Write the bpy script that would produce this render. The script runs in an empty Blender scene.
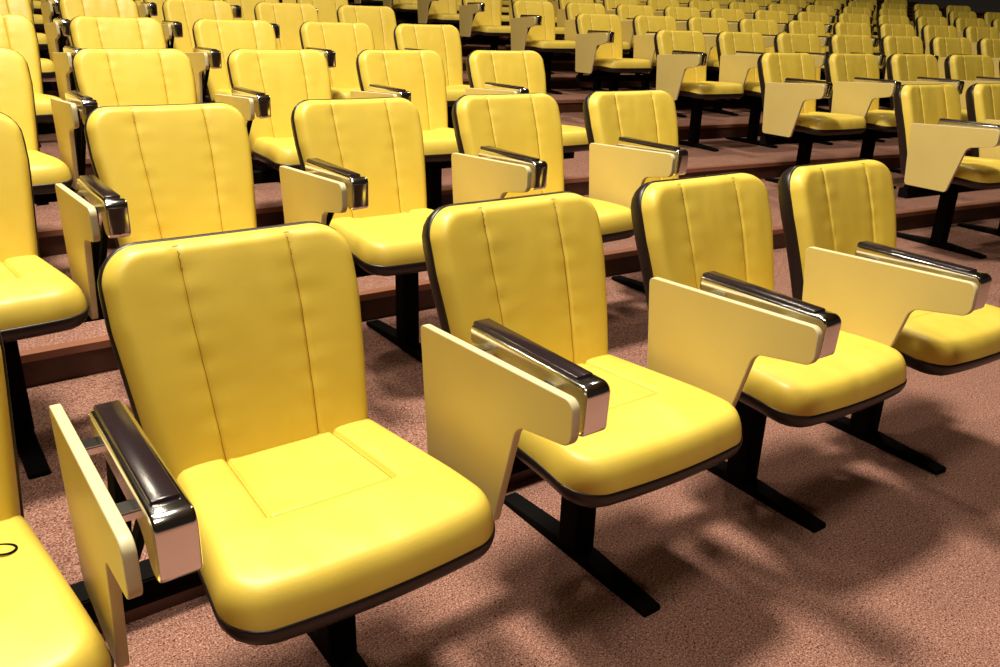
import bpy, bmesh, math, random
from mathutils import Vector, Matrix
P=0.62; HT=0.86
FOC=817.54; CX,CY,CZ=-0.47748,-1.4662,1.2365; PSI,TH,RO=0.93082,0.36814,0.029782
R0,d,h=30.25,1.1556,0.10965
AZ,AF,AR=.143,.643,.317
S={0:0,1:.0068449,2:.012442,3:.018198}
RS={1:.13125,2:.13566,3:.13716,4:.13796}
E0={1:.025,2:.021,3:-.018}
def cam_axes(psi,th,ro):
    h_=Vector((math.cos(psi),math.sin(psi),0)); r_=Vector((math.sin(psi),-math.cos(psi),0))
    f_=h_*math.cos(th)+Vector((0,0,-math.sin(th))); u_=h_*math.sin(th)+Vector((0,0,math.cos(th)))
    c,s=math.cos(ro),math.sin(ro)
    return f_, r_*c+u_*s, u_*c-r_*s
# ------------------------------------------------------------------ materials
def mat(name,col,rough=.5,metal=0,spec=.5,noise=None,bump=0,bscale=50,coat=0,fold=0,fleck=None):
    m=bpy.data.materials.new(name); m.use_nodes=True; nt=m.node_tree; b=nt.nodes['Principled BSDF']
    b.inputs['Base Color'].default_value=(*col,1); b.inputs['Roughness'].default_value=rough
    b.inputs['Metallic'].default_value=metal; b.inputs['Specular IOR Level'].default_value=spec
    b.inputs['Coat Weight'].default_value=coat; b.inputs['Coat Roughness'].default_value=.18
    tc=nt.nodes.new('ShaderNodeTexCoord')
    if noise:
        n=nt.nodes.new('ShaderNodeTexNoise'); n.inputs['Scale'].default_value=noise[0]; n.inputs['Detail'].default_value=3
        rp=nt.nodes.new('ShaderNodeValToRGB'); rp.color_ramp.elements[0].position=noise[3]; rp.color_ramp.elements[1].position=noise[4]
        rp.color_ramp.elements[0].color=(*noise[1],1); rp.color_ramp.elements[1].color=(*noise[2],1)
        nt.links.new(tc.outputs['Object'],n.inputs['Vector']); nt.links.new(n.outputs['Fac'],rp.inputs['Fac'])
        out=rp.outputs['Color']
        if fleck:
            for sc,colr,lo,hi in fleck:
                nf=nt.nodes.new('ShaderNodeTexNoise'); nf.inputs['Scale'].default_value=sc; nf.inputs['Detail'].default_value=1
                mr=nt.nodes.new('ShaderNodeMapRange'); mr.inputs['From Min'].default_value=lo; mr.inputs['From Max'].default_value=hi
                mx=nt.nodes.new('ShaderNodeMix'); mx.data_type='RGBA'; mx.inputs[7].default_value=(*colr,1)
                nt.links.new(tc.outputs['Object'],nf.inputs['Vector']); nt.links.new(nf.outputs['Fac'],mr.inputs['Value'])
                nt.links.new(mr.outputs['Result'],mx.inputs[0]); nt.links.new(out,mx.inputs[6]); out=mx.outputs[2]
        nt.links.new(out,b.inputs['Base Color'])
    if bump:
        n2=nt.nodes.new('ShaderNodeTexNoise'); n2.inputs['Scale'].default_value=bscale; n2.inputs['Detail'].default_value=2
        bp=nt.nodes.new('ShaderNodeBump'); bp.inputs['Strength'].default_value=bump; bp.inputs['Distance'].default_value=.002
        nt.links.new(tc.outputs['Object'],n2.inputs['Vector']); nt.links.new(n2.outputs['Fac'],bp.inputs['Height']); nt.links.new(bp.outputs['Normal'],b.inputs['Normal'])
        if fold:
            mp=nt.nodes.new('ShaderNodeMapping'); mp.inputs['Scale'].default_value=(9,5,3.5)
            n3=nt.nodes.new('ShaderNodeTexNoise'); n3.inputs['Scale'].default_value=1.3; n3.inputs['Detail'].default_value=1
            b3=nt.nodes.new('ShaderNodeBump'); b3.inputs['Strength'].default_value=fold; b3.inputs['Distance'].default_value=.012
            oi=nt.nodes.new('ShaderNodeObjectInfo'); ad=nt.nodes.new('ShaderNodeVectorMath'); ad.operation='ADD'
            ml=nt.nodes.new('ShaderNodeMath'); ml.operation='MULTIPLY'; ml.inputs[1].default_value=40
            nt.links.new(oi.outputs['Random'],ml.inputs[0])
            nt.links.new(tc.outputs['Object'],mp.inputs['Vector']); nt.links.new(mp.outputs['Vector'],ad.inputs[0]); nt.links.new(ml.outputs[0],ad.inputs[1])
            nt.links.new(ad.outputs[0],n3.inputs['Vector'])
            nt.links.new(n3.outputs['Fac'],b3.inputs['Height']); nt.links.new(b3.outputs['Normal'],bp.inputs['Normal'])
    return m
M_Y=mat('yellow_vinyl',(.80,.59,.08),.43,spec=.5,noise=(6,(.785,.575,.072),(.83,.62,.092),.35,.65),bump=.10,bscale=350,fold=.6)
M_SM=mat('vinyl_seam',(.34,.20,.02),.6)
M_SH=mat('dark_shell',(.012,.006,.005),.4)
M_TB=mat('tablet_laminate',(.62,.49,.16),.36,noise=(4,(.60,.47,.15),(.64,.51,.17),.3,.7))
M_TE=mat('tablet_edge',(.70,.60,.34),.45)
M_CH=mat('chrome',(.92,.91,.89),.14,metal=1)
M_PAD=mat('arm_pad_black',(.022,.012,.014),.20,spec=.7)
M_STL=mat('black_steel',(.003,.0025,.0025),.8,spec=.08)
M_CP=mat('carpet',(.3,.15,.1),.95,spec=.1,noise=(270,(.16,.058,.040),(.46,.25,.19),.38,.62),bump=.6,bscale=380,
      fleck=[(150,(.10,.030,.021),.60,.70),(175,(.58,.36,.28),.60,.72)])
M_WD=mat('riser_wood',(.09,.035,.018),.45,noise=(8,(.05,.016,.008),(.085,.030,.014),.3,.7))
M_NS=mat('nosing',(.30,.12,.07),.4)
M_WL=mat('wall_wood',(.10,.045,.022),.55,noise=(3,(.08,.035,.018),(.12,.055,.028),.3,.7))
M_CL=mat('ceiling_paint',(.12,.09,.06),.8)
MATS=[M_Y,M_SH,M_TB,M_TE,M_CH,M_PAD,M_STL,M_SM]
Y_,SH,TB,TE,CH,PD,ST,SM=range(8)
# ------------------------------------------------------------------ chair
def rowvals(n,extra=(),w=1.0):
    s=[math.sin(math.pi/2*(-1+2*i/n)) for i in range(n+1)]
    s=[x for x in s if all(abs(x-e)>.045*w for e in extra)]
    for e in extra:
        for o in (-.045,-.032,-.022,-.015,-.0105,-.0045,.0045,.0105,.015,.022,.032,.045): s.append(e+o*w)
    return sorted(set(round(x,5) for x in s))
def pad(bm,us,vs,hw,v0,v1,rb,rt,fn,mi,back=None,seam=None):
    def W(v):
        w=hw(v); a=v1-v; b=v-v0
        if a<rt: w=w-rt+math.sqrt(max(rt*rt-(rt-a)**2,0))
        if b<rb: w=w-rb+math.sqrt(max(rb*rb-(rb-b)**2,0))
        return w
    def D(x,v):
        a=hw(v)-abs(x); b1=v1-v; b2=v-v0; d_=min(a,b1,b2)
        if a<rt and b1<rt: d_=min(d_,rt-math.hypot(rt-a,rt-b1))
        if a<rb and b2<rb: d_=min(d_,rb-math.hypot(rb-a,rb-b2))
        return max(d_,0)
    for func,flip in ((fn,False),(back,True)):
        if not func: continue
        G=[]
        for v in vs:
            vv=v0+(v1-v0)*v; w=W(vv); G.append([bm.verts.new(func(u_*w,vv,D(u_*w,vv))) for u_ in us])
        for i in range(len(vs)-1):
            for j in range(len(us)-1):
                q4=[G[i][j],G[i][j+1],G[i+1][j+1],G[i+1][j]]
                if flip: q4.reverse()
                try: fc=bm.faces.new(q4)
                except ValueError: continue
                fc.smooth=True; fc.material_index=mi
                if seam:
                    vv=v0+(v1-v0)*(vs[i]+vs[i+1])/2; 
                    if seam((us[j]+us[j+1])/2*W(vv),vv): fc.material_index=SM
def rnd(d_,rr):
    k=min(d_/rr,1); return math.sqrt(max(1-(1-k)**2,0))
def merge(bm,b2):
    me=bpy.data.meshes.new('t'); b2.to_mesh(me); b2.free(); bm.from_mesh(me); bpy.data.meshes.remove(me)
def prism(bm,pts,x0_,x1_,mi,bev=0,mi_side=None,seg=2):
    b2=bmesh.new()
    a=[b2.verts.new((x0_,y,z)) for y,z in pts]; b=[b2.verts.new((x1_,y,z)) for y,z in pts]
    n=len(pts); fa=b2.faces.new(a); fb=b2.faces.new(list(reversed(b)))
    ms=mi if mi_side is None else mi_side
    for i in range(n):
        fc=b2.faces.new([a[(i+1)%n],a[i],b[i],b[(i+1)%n]]); fc.material_index=ms; fc.smooth=True
    fa.material_index=fb.material_index=mi
    bmesh.ops.recalc_face_normals(b2,faces=b2.faces)
    if bev:
        ed=list(set(list(fa.edges)+list(fb.edges)))
        bmesh.ops.bevel(b2,geom=ed,offset=bev,segments=seg,affect='EDGES',profile=.5,material=ms)
    merge(bm,b2)
def rpoly(pts,n=6):
    out=[]
    N=len(pts)
    for i in range(N):
        p0,p1,p2=Vector(pts[i-1][:2]),Vector(pts[i][:2]),Vector(pts[(i+1)%N][:2]); r_=pts[i][2]
        if r_<=0: out.append(tuple(p1)); continue
        a=(p0-p1).normalized(); b=(p2-p1).normalized(); ang=a.angle(b); L_=r_/math.tan(ang/2)
        s=p1+a*L_; e=p1+b*L_; c=p1+(a+b).normalized()*(r_/math.sin(ang/2))
        a0=math.atan2(s.y-c.y,s.x-c.x); a1=math.atan2(e.y-c.y,e.x-c.x); da=(a1-a0+math.pi)%(2*math.pi)-math.pi
        for k in range(n+1): t=a0+da*k/n; out.append((c.x+r_*math.cos(t),c.y+r_*math.sin(t)))
    return out
def box(bm,cx,cy,cz,sx,sy,sz,mi,bev=.004,rotx=0):
    b2=bmesh.new(); bmesh.ops.create_cube(b2,size=1,matrix=Matrix.Translation((cx,cy,cz))@Matrix.Rotation(rotx,4,'X')@Matrix.Diagonal((sx,sy,sz,1)))
    if bev: bmesh.ops.bevel(b2,geom=b2.edges[:],offset=bev,segments=2,affect='EDGES')
    for fc in b2.faces: fc.material_index=mi
    merge(bm,b2)

AL=math.radians(17.5); LB=.475
ZT=HT-.012
def back_pt(x,s,t):
    t2=t+.32*x*x+.010*math.sin(math.pi*min(max(s/LB,0),1))
    return Vector((x-.009,-(LB-s)*math.sin(AL)-t2*math.cos(AL)+.03,ZT-(LB-s)*math.cos(AL)+t2*math.sin(AL)))
def g(x,s): return math.exp(-(x/s)**2)
def chair_mesh():
    bm=bmesh.new()
    hwb=lambda s:.197+.032*min(max(s,0)/(LB*.7),1)
    KB=.44
    def fb(x,s,d_):
        SX=KB*hwb(s)
        t=.043*rnd(d_,.026)+.006*rnd(d_,.1)
        sd=abs(x)-SX
        t-=.0045*g(sd,.0035)*min(d_/.02,1)
        t+=.004*(1-math.exp(-abs(sd)/.018))*rnd(d_,.05)
        sg=1 if x>0 else -1
        t+=.0007*(math.sin(s*120+sg)+.7*math.sin(s*77+2*sg+sd*60))*math.exp(-abs(sd)/.022)*rnd(d_,.04)
        return back_pt(x,s,t)
    us=rowvals(44,(KB,-KB)); vs=[(x+1)/2 for x in rowvals(80)]
    pad(bm,us,vs,hwb,0,LB,.03,.072,fb,Y_,seam=lambda x,s:abs(abs(x)-KB*hwb(s))<.0011)
    hws=lambda s:hwb(s)+.0045
    us2=rowvals(22); vs2=[(x+1)/2 for x in rowvals(22)]
    pad(bm,us2,vs2,hws,-.01,LB+.0045,.035,.076,lambda x,s,d_:back_pt(x,s,.010*rnd(d_,.005)),SH,
        back=lambda x,s,d_:back_pt(x,s,-.050*rnd(d_,.03)))
    # seat
    YR=-.10; LS=.445; ZB=.425
    hwq=lambda v:.200+.040*min(max(v/LS,0),1)
    def sy(x,v): return YR-v-.018*(1-(x/.235)**2)*max(v/LS,0)
    def zt(v): return .016*(v/LS)-.014*max((v/LS-.6)/.4,0)**2
    PV=.268; KS=.50
    def fs(x,v,d_):
        t=.052*rnd(d_,.028)+.006*rnd(d_,.13)
        hwp=KS*hwq(v)
        if v<PV+.002: t-=.007*g(abs(x)-hwp,.0045)
        if abs(x)<hwp+.002: t-=.007*g(v-PV,.0045)
        if v<PV and abs(x)<hwp:
            e=min(hwp-abs(x),PV-v); t-=.003*min(e/.02,1)
        else:
            e=max(abs(x)-hwp,v-PV); t+=.007*(1-math.exp(-e/.015))*rnd(d_,.06)
        return Vector((x+.003,sy(x,v),ZB+zt(v)+t))
    us=rowvals(50,(KS,-KS)); vs=[(x+1)/2 for x in rowvals(50,(2*PV/LS-1,))]
    def sms(x,v):
        hwp=KS*hwq(v)
        return (v<PV+.001 and abs(abs(x)-hwp)<.0011) or (abs(x)<hwp and abs(v-PV)<.0011)
    pad(bm,us,vs,hwq,0,LS,.03,.07,fs,Y_,seam=sms)
    pad(bm,us2,vs2,lambda v:hwq(v)+.003,-.004,LS+.003,.035,.072,lambda x,v,d_:Vector((x+.003,sy(x,v),ZB+zt(v)+.004*rnd(d_,.004))),SH,
        back=lambda x,v,d_:Vector((x+.003,sy(x,v),ZB+zt(v)-.036*rnd(d_,.026))))
    box(bm,0,-.15,.375,.26,.12,.06,ST)
    box(bm,0,-.20,.325,P+.02,.06,.05,ST,.003)
    px=.065
    prism(bm,[(-.175,.02),(-.175,.39),(-.245,.39),(-.245,.02)],px-.030,px+.030,ST,.006)
    prism(bm,rpoly([(.08,0,.0),(.08,.014,.006),(-.15,.030,.02),(-.26,.030,.02),(-.48,.014,.006),(-.48,0,0)],3),px-.026,px+.026,ST,.003)
    # arm (sitter's right = -x)
    ax=-P/2+.006; z=HT-AZ; yf=-AF; yr=-AR
    prof=rpoly([(yr,z-.003,.004),(yr,z-.036,.01),(yf+.065,z-.046,.03),(yf+.035,z-.088,.03),(yf,z-.088,.012),(yf-.004,z-.001,.018),(yf+.03,z-.001,.0)],6)
    prism(bm,prof,ax-.025,ax+.025,CH,.005)
    top=rpoly([(yr+.004,z-.008,.002),(yf+.030,z-.008,.002),(yf+.034,z+.004,.003),(yr,z+.004,.004)],3)
    prism(bm,top,ax-.0175,ax+.0175,PD,.003)
    prism(bm,rpoly([(yf+.13,z-.040,0),(yf+.105,z-.040,0),(-.215,.33,0),(-.185,.33,0)],1),ax-.007,ax+.007,ST,.002)
    prism(bm,rpoly([(yr-.005,z-.030,.0),(yr-.055,z-.035,0),(-.235,.33,0),(-.18,.33,0)],1),ax-.010,ax+.010,ST,.002)
    tx=ax-.052
    tp=rpoly([(-.195,z-.032,.014),(-.655,z-.010,.02),(-.655,z-.088,.025),(-.515,z-.112,.035),(-.455,z-.337,.015),(-.225,z-.337,.02)],6)
    prism(bm,tp,tx-.008,tx+.008,TB,.002,mi_side=TE)
    for yy in (yf+.09,yr-.05):
        box(bm,(ax+tx)/2,yy,z-.033,.05,.03,.012,CH,.002)
    prism(bm,rpoly([(-.30,z-.05,.01),(-.50,z-.045,.01),(-.44,z-.19,.02),(-.30,z-.19,.02)],4),tx+.008,tx+.013,CH,.001)
    bmesh.ops.remove_doubles(bm,verts=bm.verts[:],dist=1e-5)
    me=bpy.data.meshes.new('auditorium_chair'); bm.to_mesh(me); bm.free()
    for m in MATS: me.materials.append(m)
    return me
ME=chair_mesh()
col=bpy.context.collection
def put_chair(k,a):
    rr=R0+k*d; o=bpy.data.objects.new('auditorium_chair',ME); col.objects.link(o)
    o.location=(rr*math.sin(a),-R0+rr*math.cos(a),k*h+(.003 if k else 0)); o.rotation_euler=(0,0,-a)
NR=19
for k in range(NR):
    rr=R0+k*d; st=P/rr
    s=S.get(k, S[3]+(k-3)*.004)
    rs=RS.get(k,RS[4] if k>4 else RS[1])
    for n in range(-5,4): put_chair(k,s+n*st+(E0.get(n,0)/rr if k==0 else 0))
    if k>=1:
        for n in range(0,15): put_chair(k,rs+n*st)
# ------------------------------------------------------------------ room
def newobj(name,bm,m):
    me=bpy.data.meshes.new(name); bm.to_mesh(me); bm.free(); o=bpy.data.objects.new(name,me); col.objects.link(o)
    for x in m: me.materials.append(x)
    return o
A0,A1,NA=-.35,.55,60
def pt(rr,a,z): return (rr*math.sin(a),-R0+rr*math.cos(a),z)
def sector(bm,ra,rb,z0,z1,mt,mr,a0=A0,a1=A1,n=NA):
    for i in range(n):
        a=a0+(a1-a0)*i/n; b=a0+(a1-a0)*(i+1)/n
        V=lambda *p_: bm.verts.new(pt(*p_))
        fc=bm.faces.new([V(ra,a,z1),V(ra,b,z1),V(rb,b,z1),V(rb,a,z1)]); fc.material_index=mt
        fc.normal_update()
        if fc.normal.z<0: fc.normal_flip()
        fc=bm.faces.new([V(ra,a,z0),V(ra,b,z0),V(ra,b,z1),V(ra,a,z1)]); fc.material_index=mr
OFF=.13
bm=bmesh.new()
v=[bm.verts.new(p_) for p_ in [(-14,-8,0),(22,-8,0),(22,23,0),(-14,23,0)]]; bm.faces.new(v)
newobj('floor',bm,[M_CP])
bm=bmesh.new()
for k in range(1,NR+1):
    ra=R0+(k-1)*d+OFF; sector(bm,ra,ra+d+.0,(k-1)*h,k*h,0,1)
    sector(bm,ra-.012,ra+.035,k*h-.022,k*h+.003,2,2)
newobj('floor_tiers',bm,[M_CP,M_WD,M_NS])
bm=bmesh.new()
rb=R0+NR*d+OFF+.2
for i in range(60):
    a=A0+(A1-A0)*i/60; b=A0+(A1-A0)*(i+1)/60
    bm.faces.new([bm.verts.new(pt(rb,a,0)),bm.verts.new(pt(rb,b,0)),bm.verts.new(pt(rb,b,7)),bm.verts.new(pt(rb,a,7))])
newobj('wall_back',bm,[M_WL])
bm=bmesh.new(); v=[bm.verts.new(p_) for p_ in [(-14,-8,7),(22,-8,7),(22,23,7),(-14,23,7)]]; bm.faces.new(v)
newobj('ceiling',bm,[M_CL])
cu=bpy.data.curves.new('earphone_cord','CURVE'); cu.dimensions='3D'; cu.bevel_depth=.0018; cu.bevel_resolution=2
sp=cu.splines.new('NURBS')
pts=[(-.56,-.20,.489),(-.50,-.215,.491),(-.455,-.225,.493),(-.436,-.250,.494),(-.455,-.272,.498),(-.480,-.250,.497),(-.47,-.225,.494),(-.50,-.27,.492),(-.54,-.275,.492)]
sp.points.add(len(pts)-1)
for i,p_ in enumerate(pts): sp.points[i].co=(*p_,1)
sp.use_endpoint_u=True; sp.order_u=4
o=bpy.data.objects.new('earphone_cord',cu); col.objects.link(o); cu.materials.append(M_STL)
# ------------------------------------------------------------------ lights
def light(loc,e,size,colr,tgt):
    l=bpy.data.lights.new('ceiling_light','AREA'); l.energy=e; l.color=colr; l.shape='DISK'; l.size=size
    o=bpy.data.objects.new('ceiling_light',l); col.objects.link(o); o.location=loc
    o.rotation_euler=(Vector(tgt)-Vector(loc)).to_track_quat('-Z','Y').to_euler()
W=(1,.915,.76)
light((.0,1.1,5.5),410,.8,W,(.9,0,0))
light((-.9,2.8,5.5),60,.4,W,(.8,0,0))
light((-1.4,-1.9,5.8),145,1.2,W,(.8,0,0))
light((6,3.5,6.5),175,.7,(1,.88,.67),(6.5,5,0))
light((0,6.5,6.8),140,.7,(1,.88,.67),(0,8,0))
w=bpy.data.worlds.new('world'); bpy.context.scene.world=w; w.use_nodes=True
w.node_tree.nodes['Background'].inputs[0].default_value=(1,.8,.6,1); w.node_tree.nodes['Background'].inputs[1].default_value=.012
bpy.context.scene.view_settings.view_transform='Standard'
# ------------------------------------------------------------------ camera
f,r,u=cam_axes(PSI,TH,RO)
cd=bpy.data.cameras.new('camera'); cam=bpy.data.objects.new('camera',cd); col.objects.link(cam); bpy.context.scene.camera=cam
cd.sensor_width=36; cd.lens=FOC*36/1000; cd.clip_start=.02
cam.matrix_world=Matrix(((r[0],u[0],-f[0],CX),(r[1],u[1],-f[1],CY),(r[2],u[2],-f[2],CZ),(0,0,0,1)))
